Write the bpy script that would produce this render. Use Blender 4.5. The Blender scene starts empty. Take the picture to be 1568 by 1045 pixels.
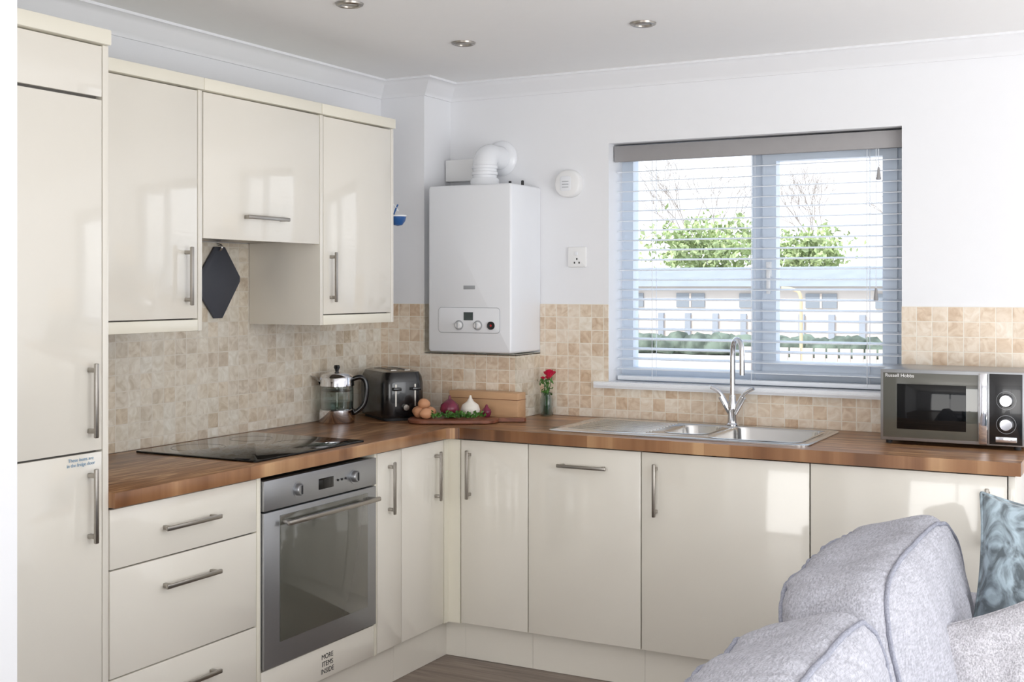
import bpy, bmesh, math, random
from mathutils import Vector, Matrix, noise
random.seed(7)
S=bpy.context.scene
try:
    S.view_settings.view_transform='Standard'
    S.view_settings.look='None'
except Exception as e: print(e)

# ---------------------------------------------------------------- materials
def lin(c):
    r=[]
    for v in c[:3]:
        v/=255.0
        r.append(v/12.92 if v<=0.04045 else ((v+0.055)/1.055)**2.4)
    return (r[0],r[1],r[2],1)
def mat(name,rgb,rough=0.5,metal=0.0,coat=0.0,spec=0.5,trans=0.0,emit=None,noise_amt=0.0,nscale=20,bump=0.0,bscale=200,sheen=0.0,stretch=None,bdist=0.002,distort=0.0):
    m=bpy.data.materials.new(name); m.use_nodes=True
    nt=m.node_tree; b=nt.nodes['Principled BSDF']
    b.inputs['Base Color'].default_value=lin(rgb)
    b.inputs['Roughness'].default_value=rough
    b.inputs['Metallic'].default_value=metal
    b.inputs['Coat Weight'].default_value=coat
    b.inputs['Coat Roughness'].default_value=0.04
    b.inputs['Specular IOR Level'].default_value=spec
    b.inputs['Transmission Weight'].default_value=trans
    b.inputs['Sheen Weight'].default_value=sheen
    if emit:
        b.inputs['Emission Color'].default_value=lin(emit[0]); b.inputs['Emission Strength'].default_value=emit[1]
    tc=nt.nodes.new('ShaderNodeTexCoord')
    src=tc.outputs['Object']
    if stretch:
        mp=nt.nodes.new('ShaderNodeMapping'); mp.inputs['Scale'].default_value=stretch
        nt.links.new(src,mp.inputs['Vector']); src=mp.outputs['Vector']
    n=nt.nodes.new('ShaderNodeTexNoise'); n.inputs['Scale'].default_value=nscale; n.inputs['Detail'].default_value=4; n.inputs['Distortion'].default_value=distort
    nt.links.new(src,n.inputs['Vector'])
    mx=nt.nodes.new('ShaderNodeMix'); mx.data_type='RGBA'
    c=lin(rgb); k=noise_amt
    mx.inputs['A'].default_value=(c[0]*(1-k),c[1]*(1-k),c[2]*(1-k),1)
    mx.inputs['B'].default_value=(min(1,c[0]*(1+k)),min(1,c[1]*(1+k)),min(1,c[2]*(1+k)),1)
    if noise_amt>=0.2:
        mr=nt.nodes.new('ShaderNodeMapRange'); mr.inputs['From Min'].default_value=0.38; mr.inputs['From Max'].default_value=0.62
        nt.links.new(n.outputs['Fac'],mr.inputs['Value']); nt.links.new(mr.outputs['Result'],mx.inputs['Factor'])
    else: nt.links.new(n.outputs['Fac'],mx.inputs['Factor'])
    nt.links.new(mx.outputs['Result'],b.inputs['Base Color'])
    if bump>0:
        n2=nt.nodes.new('ShaderNodeTexNoise'); n2.inputs['Scale'].default_value=bscale; n2.inputs['Detail'].default_value=3
        nt.links.new(src,n2.inputs['Vector'])
        bp=nt.nodes.new('ShaderNodeBump'); bp.inputs['Strength'].default_value=bump; bp.inputs['Distance'].default_value=bdist
        nt.links.new(n2.outputs['Fac'],bp.inputs['Height']); nt.links.new(bp.outputs['Normal'],b.inputs['Normal'])
    return m

def worldpos(nt,a,b):
    g=nt.nodes.new('ShaderNodeNewGeometry'); s=nt.nodes.new('ShaderNodeSeparateXYZ'); c=nt.nodes.new('ShaderNodeCombineXYZ')
    nt.links.new(g.outputs['Position'],s.inputs[0])
    nt.links.new(s.outputs[a],c.inputs[0]); nt.links.new(s.outputs[b],c.inputs[1])
    return c.outputs[0]
def ramp(nt,stops):
    r=nt.nodes.new('ShaderNodeValToRGB'); e=r.color_ramp.elements
    while len(e)<len(stops): e.new(0.5)
    for i,(p,c) in enumerate(stops):
        e[i].position=p; e[i].color=lin(c)
    return r
def tile_mat(name,a,warm,mort=(236,226,208)):
    m=bpy.data.materials.new(name); m.use_nodes=True; nt=m.node_tree; b=nt.nodes['Principled BSDF']
    s=0.0550
    v=worldpos(nt,a,'Z')
    off=nt.nodes.new('ShaderNodeVectorMath'); off.operation='ADD'; off.inputs[1].default_value=(10*s+0.011,-1.385+40*s,0.0)
    if a=='Y': off.inputs[1].default_value=(100*s+0.011,-1.385+40*s,0.0)
    nt.links.new(v,off.inputs[0])
    snap=nt.nodes.new('ShaderNodeVectorMath'); snap.operation='SNAP'; snap.inputs[1].default_value=(s,s,s)
    nt.links.new(off.outputs[0],snap.inputs[0])
    add=nt.nodes.new('ShaderNodeVectorMath'); add.operation='ADD'; add.inputs[1].default_value=(s/2,s/2,0.3)
    nt.links.new(snap.outputs[0],add.inputs[0])
    wn=nt.nodes.new('ShaderNodeTexWhiteNoise'); wn.noise_dimensions='3D'; nt.links.new(add.outputs[0],wn.inputs['Vector'])
    r=ramp(nt,warm)
    nt.links.new(wn.outputs['Value'],r.inputs[0])
    nz=nt.nodes.new('ShaderNodeTexNoise'); nz.inputs['Scale'].default_value=22; nz.inputs['Detail'].default_value=7; nz.inputs['Distortion'].default_value=1.4
    sc=nt.nodes.new('ShaderNodeVectorMath'); sc.operation='MULTIPLY_ADD'; sc.inputs[1].default_value=(1,1,1)
    nt.links.new(off.outputs[0],sc.inputs[0]); nt.links.new(wn.outputs['Color'],sc.inputs[2]); nt.links.new(sc.outputs[0],nz.inputs['Vector'])
    mr=nt.nodes.new('ShaderNodeMapRange'); mr.inputs['From Min'].default_value=0.3; mr.inputs['From Max'].default_value=0.65; mr.inputs['To Min'].default_value=0.1; mr.inputs['To Max'].default_value=0.9
    nt.links.new(nz.outputs['Fac'],mr.inputs['Value'])
    mx=nt.nodes.new('ShaderNodeMix'); mx.data_type='RGBA'; mx.blend_type='SOFT_LIGHT'; mx.inputs['Factor'].default_value=0.6
    nt.links.new(r.outputs[0],mx.inputs['A']); nt.links.new(mr.outputs['Result'],mx.inputs['B'])
    br=nt.nodes.new('ShaderNodeTexBrick'); br.offset=0; br.squash=1
    br.inputs['Scale'].default_value=1; br.inputs['Brick Width'].default_value=s; br.inputs['Row Height'].default_value=s
    br.inputs['Mortar Size'].default_value=0.0020; br.inputs['Mortar Smooth'].default_value=0.3
    nt.links.new(off.outputs[0],br.inputs['Vector'])
    m2=nt.nodes.new('ShaderNodeMix'); m2.data_type='RGBA'; m2.inputs['B'].default_value=lin(mort)
    nt.links.new(br.outputs['Fac'],m2.inputs['Factor']); nt.links.new(mx.outputs['Result'],m2.inputs['A'])
    nt.links.new(m2.outputs['Result'],b.inputs['Base Color'])
    b.inputs['Roughness'].default_value=0.28
    inv=nt.nodes.new('ShaderNodeMath'); inv.operation='SUBTRACT'; inv.inputs[0].default_value=1
    nt.links.new(br.outputs['Fac'],inv.inputs[1])
    bp=nt.nodes.new('ShaderNodeBump'); bp.inputs['Strength'].default_value=0.5; bp.inputs['Distance'].default_value=0.002
    nt.links.new(inv.outputs[0],bp.inputs['Height']); nt.links.new(bp.outputs['Normal'],b.inputs['Normal'])
    return m
def wood_mat(name,a,b_,stops,sw=0.45,sh=0.045,rough=0.3,grain=(3,60),mixf=0.62):
    m=bpy.data.materials.new(name); m.use_nodes=True; nt=m.node_tree; b=nt.nodes['Principled BSDF']
    v=worldpos(nt,a,b_)
    br=nt.nodes.new('ShaderNodeTexBrick'); br.offset=0.37
    br.inputs['Scale'].default_value=1; br.inputs['Brick Width'].default_value=sw; br.inputs['Row Height'].default_value=sh
    br.inputs['Mortar Size'].default_value=0.0005
    br.inputs['Color1'].default_value=(0,0,0,1); br.inputs['Color2'].default_value=(1,1,1,1); br.inputs['Mortar'].default_value=(0.2,0.2,0.2,1)
    nt.links.new(v,br.inputs['Vector'])
    mp=nt.nodes.new('ShaderNodeMapping'); mp.inputs['Scale'].default_value=(grain[0],grain[1],1); nt.links.new(v,mp.inputs['Vector'])
    nz=nt.nodes.new('ShaderNodeTexNoise'); nz.inputs['Scale'].default_value=1; nz.inputs['Detail'].default_value=8; nz.inputs['Distortion'].default_value=1.2
    nt.links.new(mp.outputs[0],nz.inputs['Vector'])
    mr=nt.nodes.new('ShaderNodeMapRange'); mr.inputs['From Min'].default_value=0.33; mr.inputs['From Max'].default_value=0.67
    nt.links.new(nz.outputs['Fac'],mr.inputs['Value'])
    mx=nt.nodes.new('ShaderNodeMix'); mx.data_type='RGBA'; mx.inputs['Factor'].default_value=mixf
    nt.links.new(br.outputs['Color'],mx.inputs['A']); nt.links.new(mr.outputs['Result'],mx.inputs['B'])
    r=ramp(nt,stops); nt.links.new(mx.outputs['Result'],r.inputs[0]); nt.links.new(r.outputs[0],b.inputs['Base Color'])
    b.inputs['Roughness'].default_value=rough
    return m

M={}
M['wall']=mat('wall_paint',(237,238,241),0.85,noise_amt=0.01,bump=0.05,bscale=150)
M['ceil']=mat('ceiling_paint',(247,247,247),0.9,noise_amt=0.01)
M['cream']=mat('cream_gloss',(236,231,220),0.10,coat=0.75,spec=0.4,noise_amt=0.005)
M['creamtrim']=mat('cream_trim',(240,235,219),0.3,coat=0.2)
M['carc']=mat('carcass_edge',(120,116,110),0.6)  # carcass coloured dark to stand in for shade in the door gaps
M['steel']=mat('brushed_steel',(168,163,156),0.28,metal=1,noise_amt=0.06,nscale=60,stretch=(1,1,12))
M['chrome']=mat('chrome',(225,226,230),0.07,metal=1)
M['sink']=mat('sink_steel',(210,209,207),0.2,metal=1,noise_amt=0.03)
M['ovsteel']=mat('oven_steel',(165,167,170),0.33,metal=0.85,noise_amt=0.04,stretch=(1,1,20))
M['blackglass']=mat('black_glass',(12,13,14),0.05,spec=0.35)
M['ovglass']=mat('oven_glass',(84,84,76),0.05,coat=0.8,spec=0.7)
M['black']=mat('black_plastic',(18,18,20),0.22,coat=0.4)
M['dark']=mat('dark_rubber',(40,40,42),0.6)
M['hobring']=mat('hob_ring',(26,27,28),0.3)
M['white']=mat('white_enamel',(236,238,242),0.25,coat=0.3)
M['whitepl']=mat('white_plastic',(238,238,238),0.35)
M['upvc']=mat('upvc_frame',(212,222,234),0.3)  # white frame; bluish backlit look is put into the base colour
M['slat']=mat('blind_slat',(230,235,242),0.45)
M['valance']=mat('blind_valance',(158,156,157),0.55,noise_amt=0.05)
M['greyline']=mat('grey_line',(165,168,172),0.5)
M['lcd']=mat('lcd',(70,80,80),0.15)
M['tileX']=tile_mat('travertine_back','X',[(0,(212,188,162)),(0.3,(224,206,184)),(0.55,(230,216,198)),(0.8,(208,182,154)),(1,(234,224,208))],(238,230,216))
M['tileY']=tile_mat('travertine_left','Y',[(0,(204,190,170)),(0.3,(222,214,198)),(0.55,(214,200,178)),(0.8,(228,223,210)),(1,(200,184,160))],(226,218,204))
wst=[(0.05,(92,58,36)),(0.35,(134,92,60)),(0.62,(160,116,80)),(0.95,(204,164,122))]
M['wtX']=wood_mat('worktop_wood_back','X','Y',wst,grain=(4,48),mixf=0.66)
M['wtY']=wood_mat('worktop_wood_left','Y','X',wst,grain=(4,48),mixf=0.66)
M['floor']=wood_mat('floor_laminate','X','Y',[(0.2,(98,84,76)),(0.5,(124,108,98)),(0.85,(146,130,118))],1.2,0.19,0.35,(2,40))
M['board']=mat('board_wood',(122,72,50),0.4,noise_amt=0.25,nscale=6,stretch=(1,8,8))
M['block']=mat('beech_wood',(200,160,122),0.45,noise_amt=0.12,nscale=5,stretch=(1,10,10))
def fabric(name,rgb,sc=520,amt=0.35,bump=0.7,big=0.002,bigstr=0.4):
    m=bpy.data.materials.new(name); m.use_nodes=True; nt=m.node_tree; b=nt.nodes['Principled BSDF']
    b.inputs['Roughness'].default_value=0.95; b.inputs['Specular IOR Level'].default_value=0.1
    tc=nt.nodes.new('ShaderNodeTexCoord')
    outs=[]
    for st in ((1,1,0.16),(1,0.16,1)):
        mp=nt.nodes.new('ShaderNodeMapping'); mp.inputs['Scale'].default_value=st; nt.links.new(tc.outputs['Object'],mp.inputs['Vector'])
        n=nt.nodes.new('ShaderNodeTexNoise'); n.inputs['Scale'].default_value=sc; n.inputs['Detail'].default_value=2; nt.links.new(mp.outputs[0],n.inputs['Vector']); outs.append(n)
    ad=nt.nodes.new('ShaderNodeMath'); ad.operation='ADD'; nt.links.new(outs[0].outputs['Fac'],ad.inputs[0]); nt.links.new(outs[1].outputs['Fac'],ad.inputs[1])
    mr=nt.nodes.new('ShaderNodeMapRange'); mr.inputs['From Min'].default_value=0.75; mr.inputs['From Max'].default_value=1.25; nt.links.new(ad.outputs[0],mr.inputs['Value'])
    c=lin(rgb); mx=nt.nodes.new('ShaderNodeMix'); mx.data_type='RGBA'
    mx.inputs['A'].default_value=tuple(v*(1-amt) for v in c[:3])+(1,); mx.inputs['B'].default_value=tuple(min(1,v*(1+amt*.6)) for v in c[:3])+(1,)
    nt.links.new(mr.outputs['Result'],mx.inputs['Factor']); nt.links.new(mx.outputs['Result'],b.inputs['Base Color'])
    nb=nt.nodes.new('ShaderNodeTexNoise'); nb.inputs['Scale'].default_value=11; nb.inputs['Detail'].default_value=2; nb.inputs['Distortion'].default_value=0.8; nt.links.new(tc.outputs['Object'],nb.inputs['Vector'])
    b1=nt.nodes.new('ShaderNodeBump'); b1.inputs['Strength'].default_value=bigstr; b1.inputs['Distance'].default_value=big*3; nt.links.new(nb.outputs['Fac'],b1.inputs['Height'])
    b2=nt.nodes.new('ShaderNodeBump'); b2.inputs['Strength'].default_value=bump; b2.inputs['Distance'].default_value=0.0012; nt.links.new(mr.outputs['Result'],b2.inputs['Height']); nt.links.new(b1.outputs['Normal'],b2.inputs['Normal'])
    nt.links.new(b2.outputs['Normal'],b.inputs['Normal'])
    return m
M['fabric']=fabric('sofa_linen',(180,180,188),240,0.24,0.7)
M['pipe']=fabric('sofa_piping',(156,158,170),300,0.2)
M['fabric2']=fabric('cushion_linen',(192,190,195),280,0.34)
M['velvet']=mat('velvet_teal',(132,146,154),0.55,noise_amt=0.6,nscale=13,bump=0.6,bscale=24,sheen=0.3,bdist=0.008,stretch=(1,1,0.6),distort=2.5)
M['mitt']=mat('grey_silicone',(70,73,82),0.6,noise_amt=0.04)
M['blue']=mat('blue_plastic',(38,88,150),0.35)
M['egg']=mat('brown_egg',(206,150,112),0.5,noise_amt=0.08,nscale=30)
M['onion']=mat('red_onion',(110,34,58),0.25,noise_amt=0.3,nscale=14,stretch=(4,4,0.6))
M['garlic']=mat('garlic',(232,226,216),0.5,noise_amt=0.05)
M['herb']=mat('herb_green',(70,114,44),0.5,noise_amt=0.35,nscale=40)
M['rose']=mat('rose_red',(206,26,70),0.45,noise_amt=0.15,nscale=60)
M['stem']=mat('stem_green',(70,110,60),0.5)
M['red']=mat('red_gauge',(190,40,40),0.4)
M['leaf']=mat('tree_leaf',(172,186,132),0.7,noise_amt=0.3,nscale=1)
M['bark']=mat('tree_bark',(172,162,154),0.9)
M['hedge']=mat('hedge_green',(106,116,102),0.9,noise_amt=0.4,nscale=2)
M['concrete']=mat('outdoor_paving',(212,208,203),0.9,noise_amt=0.08,nscale=0.3)
M['render']=mat('outdoor_render',(208,200,192),0.9,noise_amt=0.1,nscale=0.6)
M['roof']=mat('outdoor_roof',(154,158,164),0.8,noise_amt=0.15,nscale=1)
M['outwin']=mat('outdoor_window',(140,146,152),0.2)
M['fence']=mat('fence_paint',(204,190,178),0.8,noise_amt=0.14,nscale=3)
M['orange']=mat('orange_pole',(206,182,146),0.6)
M['inktext']=mat('ink_black',(35,35,38),0.5)
M['inkblue']=mat('ink_blue',(140,172,198),0.5)
M['bulb']=mat('lamp_lens',(170,168,164),0.3)
def glassmat(name,tint,refl=0.08):
    m=bpy.data.materials.new(name); m.use_nodes=True; nt=m.node_tree; nt.nodes.clear()
    o=nt.nodes.new('ShaderNodeOutputMaterial'); t=nt.nodes.new('ShaderNodeBsdfTransparent'); g=nt.nodes.new('ShaderNodeBsdfGlossy')
    t.inputs[0].default_value=lin(tint); g.inputs['Roughness'].default_value=0.03
    fr=nt.nodes.new('ShaderNodeLayerWeight'); fr.inputs['Blend'].default_value=refl*3
    mx=nt.nodes.new('ShaderNodeMixShader')
    nt.links.new(fr.outputs['Facing'],mx.inputs[0]); nt.links.new(t.outputs[0],mx.inputs[1]); nt.links.new(g.outputs[0],mx.inputs[2]); nt.links.new(mx.outputs[0],o.inputs[0])
    return m
M['pane']=glassmat('window_glass',(250,252,255),0.03)
M['glass']=glassmat('jar_glass',(222,230,228),0.13)

# ---------------------------------------------------------------- helpers
def P(name,loc=(0,0,0)):
    e=bpy.data.objects.new(name,None); e.location=loc; e.empty_display_size=0.05
    S.collection.objects.link(e); return e
def link(name,me,m,parent=None,smooth=False):
    o=bpy.data.objects.new(name,me); S.collection.objects.link(o)
    if m is not None and len(me.materials)==0: me.materials.append(m)
    if smooth:
        for p in me.polygons: p.use_smooth=True
    if parent is not None:
        o.parent=parent; o.matrix_parent_inverse=Matrix.Translation(-Vector(parent.location))
    return o
def from_bm(name,bm,m,parent=None,smooth=False,auto=None):
    me=bpy.data.meshes.new(name); bm.normal_update(); bm.to_mesh(me); bm.free()
    o=link(name,me,m,parent,smooth)
    if auto:
        for p in me.polygons: p.use_smooth=True
        try:
            me.set_sharp_from_angle(angle=math.radians(auto))
        except Exception: pass
    return o
def addbox(bm,x0,x1,y0,y1,z0,z1,mi=0,R=None):
    vs=[Vector((x,y,z)) for x in (x0,x1) for y in (y0,y1) for z in (z0,z1)]
    if R is not None: vs=[R@v for v in vs]
    v=[bm.verts.new(c) for c in vs]
    fs=[(0,1,3,2),(4,6,7,5),(0,4,5,1),(2,3,7,6),(0,2,6,4),(1,5,7,3)]
    out=[]
    for f in fs:
        fc=bm.faces.new([v[i] for i in f]); fc.material_index=mi; out.append(fc)
    return v,out
def box(name,x0,x1,y0,y1,z0,z1,m,parent=None,bev=0.0,R=None,seg=2):
    bm=bmesh.new(); addbox(bm,x0,x1,y0,y1,z0,z1,0,R)
    bmesh.ops.recalc_face_normals(bm,faces=bm.faces)
    if bev>0:
        bmesh.ops.bevel(bm,geom=list(bm.edges),offset=bev,segments=seg,profile=0.5,affect='EDGES')
    return from_bm(name,bm,m,parent,auto=35 if bev>0 else None)
def boxes(name,lst,m,parent=None):
    bm=bmesh.new()
    for b in lst: addbox(bm,*b)
    bmesh.ops.recalc_face_normals(bm,faces=bm.faces)
    return from_bm(name,bm,m,parent)
def lathe(name,prof,m,loc,parent=None,segs=32,R=None,auto=40):
    bm=bmesh.new(); rings=[]
    for r,z in prof:
        if r<1e-6: rings.append([bm.verts.new((0,0,z))])
        else: rings.append([bm.verts.new((r*math.cos(2*math.pi*i/segs),r*math.sin(2*math.pi*i/segs),z)) for i in range(segs)])
    for a,b in zip(rings,rings[1:]):
        for i in range(segs):
            j=(i+1)%segs
            if len(a)==1 and len(b)==1: continue
            if len(a)==1: bm.faces.new((a[0],b[i],b[j]))
            elif len(b)==1: bm.faces.new((a[i],a[j],b[0]))
            else: bm.faces.new((a[i],a[j],b[j],b[i]))
    bmesh.ops.recalc_face_normals(bm,faces=bm.faces)
    T=Matrix.Translation(Vector(loc))
    if R is not None: T=T@R
    bm.transform(T)
    return from_bm(name,bm,m,parent,auto=auto)
def tube(name,pts,r,m,parent=None,cyclic=False,res=4,smoothc=True,radii=None):
    cu=bpy.data.curves.new(name,'CURVE'); cu.dimensions='3D'; cu.bevel_depth=r; cu.bevel_resolution=res; cu.use_fill_caps=True
    if smoothc and len(pts)>2:
        sp=cu.splines.new('NURBS'); sp.points.add(len(pts)-1)
        for i,p in enumerate(pts): sp.points[i].co=(*p,1)
        sp.order_u=3; sp.use_endpoint_u=True; sp.use_cyclic_u=cyclic; sp.resolution_u=6
    else:
        sp=cu.splines.new('POLY'); sp.points.add(len(pts)-1)
        for i,p in enumerate(pts): sp.points[i].co=(*p,1)
        sp.use_cyclic_u=cyclic
    if radii:
        for i,q in enumerate(radii): sp.points[i].radius=q
    o=bpy.data.objects.new(name+'_c',cu); S.collection.objects.link(o)
    dg=bpy.context.evaluated_depsgraph_get(); dg.update()
    me=bpy.data.meshes.new_from_object(o.evaluated_get(dg))
    bpy.data.objects.remove(o); bpy.data.curves.remove(cu)
    me.name=name; me.materials.clear()
    return link(name,me,m,parent,True)
def rr(cx,cy,w,h,r,z,n=6):
    pts=[]
    for sx,sy,a0 in ((1,1,0),(-1,1,90),(-1,-1,180),(1,-1,270)):
        for i in range(n+1):
            a=math.radians(a0+90*i/n)
            pts.append((cx+sx*(w/2-r)+r*math.cos(a),cy+sy*(h/2-r)+r*math.sin(a),z))
    return pts
def loft(name,loops,m,parent=None,cap0=True,cap1=True,R=None,auto=40):
    bm=bmesh.new(); L=[]
    for lp in loops: L.append([bm.verts.new(p) for p in lp])
    n=len(L[0])
    for a,b in zip(L,L[1:]):
        for i in range(n): bm.faces.new((a[i],a[(i+1)%n],b[(i+1)%n],b[i]))
    if cap0: bm.faces.new(L[0][::-1])
    if cap1: bm.faces.new(L[-1])
    bmesh.ops.recalc_face_normals(bm,faces=bm.faces)
    if R is not None: bm.transform(R)
    return from_bm(name,bm,m,parent,auto=auto)
def cut(o,c):
    md=o.modifiers.new('b','BOOLEAN'); md.operation='DIFFERENCE'; md.object=c; md.solver='EXACT'
    dg=bpy.context.evaluated_depsgraph_get(); dg.update()
    me=bpy.data.meshes.new_from_object(o.evaluated_get(dg))
    o.modifiers.clear(); o.data=me
    bpy.data.objects.remove(c)
def text(name,s,size,loc,rot,m,parent=None,ext=0.0003,align='CENTER'):
    cu=bpy.data.curves.new(name,'FONT'); cu.body=s; cu.size=size; cu.extrude=ext; cu.align_x=align
    o=bpy.data.objects.new(name+'_t',cu); S.collection.objects.link(o)
    dg=bpy.context.evaluated_depsgraph_get(); dg.update()
    me=bpy.data.meshes.new_from_object(o.evaluated_get(dg)); bpy.data.objects.remove(o)
    me.materials.clear()
    from mathutils import Euler
    me.transform(Matrix.Translation(Vector(loc))@Euler(rot).to_matrix().to_4x4())
    return link(name,me,m,parent)
FX=(math.pi/2,0,math.pi/2)
FY=(math.pi/2,0,0)
RX=Matrix.Rotation(math.pi/2,4,'Y')
RY=Matrix.Rotation(math.pi/2,4,'X')

def handle(par,c,axis,face,L=0.2,w=0.013):
    cx,cy,cz=c; h=L/2; d0,d1=0.022,0.031
    def bb(n,a0,a1,e0,e1,t0,t1,bev=0.002):
        if face=='x':
            if axis=='z': box(n,cx+e0,cx+e1,cy+t0,cy+t1,cz+a0,cz+a1,M['steel'],par,bev)
            else: box(n,cx+e0,cx+e1,cy+a0,cy+a1,cz+t0,cz+t1,M['steel'],par,bev)
        else:
            if axis=='z': box(n,cx+t0,cx+t1,cy-e1,cy-e0,cz+a0,cz+a1,M['steel'],par,bev)
            else: box(n,cx+a0,cx+a1,cy-e1,cy-e0,cz+t0,cz+t1,M['steel'],par,bev)
    bb('handle_bar',-h,h,d0,d1,-w/2,w/2,0.003)
    bb('handle_post_1',-h+0.012,-h+0.024,0.0,d0+0.002,-w/2,w/2)
    bb('handle_post_2',h-0.024,h-0.012,0.0,d0+0.002,-w/2,w/2)

# ---------------------------------------------------------------- room shell
CE=2.36; XR=5.4; YB=-7.2
box('wall_left',-0.2,0,YB,0.3,0.0,CE,M['wall'])
WX0,WX1,WZ0,WZ1=1.0,2.19,1.045,2.06
boxes('wall_back',[(0,WX0,0,0.3,0,CE),(WX1,XR,0,0.3,0,CE),(WX0,WX1,0,0.3,0,WZ0),(WX0,WX1,0,0.3,WZ1,CE)],M['wall'])
boxes('wall_right',[(XR,XR+0.2,YB,-5.2,0,CE),(XR,XR+0.2,-1.6,0.3,0,CE),(XR,XR+0.2,-5.2,-1.6,2.15,CE),(XR,XR+0.2,-5.2,-1.6,0,0.5)],M['wall'])
boxes('wall_rear',[(-0.2,1.2,YB-0.2,YB,0,CE),(4.4,XR+0.2,YB-0.2,YB,0,CE),(1.2,4.4,YB-0.2,YB,2.15,CE)],M['wall'])
box('wall_partition',0,0.957,-3.07,-2.952,0,CE,M['wall'])
box('floor',-0.2,XR+0.2,YB-0.2,0.3,-0.1,0,M['floor'])
box('ceiling',-0.2,XR+0.2,YB-0.2,0.3,CE,CE+0.1,M['ceil'])
boxes('window_2',[(XR+.05,XR+.11,-5.2,-5.13,.5,2.15),(XR+.05,XR+.11,-1.67,-1.6,.5,2.15),(XR+.05,XR+.11,-3.44,-3.36,.5,2.15),(XR+.05,XR+.11,-5.2,-1.6,2.08,2.15),(XR+.05,XR+.11,-5.2,-1.6,.5,.57)],M['upvc'])
boxes('patio_door',[(1.2,1.28,YB-.12,YB-.06,0,2.15),(4.32,4.4,YB-.12,YB-.06,0,2.15),(2.75,2.85,YB-.12,YB-.06,0,2.15),(1.2,4.4,YB-.12,YB-.06,2.07,2.15),(1.2,4.4,YB-.12,YB-.06,0,.1)],M['upvc'])  # patio door frame, unseen, added around the rear lamp opening
BX,BY=0.226,-0.219
boxes('wall_boxing',[(0,BX,BY,0,0.911,CE),(BX,0.675,BY,0,0.911,1.170)],M['wall'])
prof=[(0.0,2.288),(0.008,2.288),(0.010,2.296),(0.018,2.303),(0.034,2.318),(0.052,2.336),(0.064,2.346),(0.070,2.350),(0.078,2.351),(0.078,2.36)]
bm=bmesh.new(); rows=[]
for d,z in prof:
    rows.append([bm.verts.new(p) for p in ((d,YB,z),(d,BY-d,z),(BX+d,BY-d,z),(BX+d,-d,z),(XR,-d,z))])
for a,b in zip(rows,rows[1:]):
    for i in range(4): bm.faces.new((a[i],a[i+1],b[i+1],b[i]))
bmesh.ops.recalc_face_normals(bm,faces=bm.faces)
from_bm('trim_1',bm,M['wall'],auto=50)

T=0.006
boxes('wall_tiles_back',[(0.675+T,WX0,-T,0,0.911,1.385),(WX0,WX1,-T,0,0.911,1.036),(WX1,2.75,-T,0,0.911,1.385)],M['tileX'])
boxes('wall_tiles_boxing',[(0,BX,BY-T,BY,0.911,1.385),(BX,0.675,BY-T,BY,0.911,1.175)],M['tileX'])
boxes('wall_tiles_boxing_side',[(0.675,0.675+T,BY-T,0,0.911,1.175),(BX,BX+T,BY-T,0,1.177,1.385)],M['tileY'])
boxes('wall_tiles_left',[(0,T,-2.344,BY-T,0.911,1.385),(0,T,-1.74,-1.106,1.385,1.62)],M['tileY'])
box('trim_2',BX+T,0.675+T,BY-T,0,1.171,1.176,M['creamtrim'])

# ---------------------------------------------------------------- window
w=P('window_1',(1.6,0.17,1.5))
fy0,fy1=0.145,0.205
boxes('frame',[(WX0,WX0+.05,fy0,fy1,1.06,WZ1),(WX1-.05,WX1,fy0,fy1,1.06,WZ1),(WX0+.05,WX1-.05,fy0,fy1,WZ1-.05,WZ1),(WX0+.05,WX1-.05,fy0,fy1,1.06,1.115),(1.572,1.632,fy0,fy1,1.115,WZ1-.05)],M['upvc'],w)
sx0,sx1,sz0,sz1=1.622,2.15,1.105,2.02
boxes('sash',[(sx0,sx0+.055,fy0-.02,fy1-.025,sz0,sz1),(sx1-.055,sx1,fy0-.02,fy1-.025,sz0,sz1),(sx0+.055,sx1-.055,fy0-.02,fy1-.025,sz1-.055,sz1),(sx0+.055,sx1-.055,fy0-.02,fy1-.025,sz0,sz0+.055)],M['upvc'],w)
box('glass',WX0+.045,WX1-.045,0.172,0.174,1.1,2.02,M['pane'],w)
box('handle_plate',1.637,1.66,0.119,0.126,1.50,1.56,M['whitepl'],w,0.002)
box('handle_lever',1.640,1.657,0.1115,0.119,1.43,1.55,M['whitepl'],w,0.003)
sl=P('window_sill',(1.6,0.02,1.05))
bm=bmesh.new(); addbox(bm,0.945,2.245,-0.045,-0.0,1.036,1.062); addbox(bm,WX0+.001,WX1-.001,-0.001,0.145,1.046,1.062)
bmesh.ops.recalc_face_normals(bm,faces=bm.faces)
es=[e for e in bm.edges if all(abs(v.co.y+0.045)<1e-5 for v in e.verts)]
bmesh.ops.bevel(bm,geom=es,offset=0.010,segments=4,affect='EDGES')
from_bm('board',bm,M['white'],sl)
bl=P('venetian_blind',(1.6,0.09,1.6))
bm=bmesh.new()
z=1.115
tilt=math.radians(7)
while z<1.975:
    Rm=Matrix.Translation((0,0.085,z))@Matrix.Rotation(tilt,4,'X')
    addbox(bm,1.012,2.178,-0.024,0.024,-0.0016,0.0016,0,Rm); z+=0.0415
bmesh.ops.recalc_face_normals(bm,faces=bm.faces)
from_bm('slats',bm,M['slat'],bl)
box('bottom_rail',1.012,2.178,0.062,0.110,1.066,1.084,M['slat'],bl,0.003)
box('head_rail',1.006,2.184,0.06,0.110,1.99,2.045,M['valance'],bl)
box('valance',1.004,2.186,0.045,0.056,1.985,2.052,M['valance'],bl,0.003)
for i,x in enumerate((1.17,1.595,2.05)):
    for yy in (0.060,0.110):
        tube('ladder_cord',[(x,yy,1.07),(x,yy,1.99)],0.0014,M['slat'],bl,smoothc=False,res=1)
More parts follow.
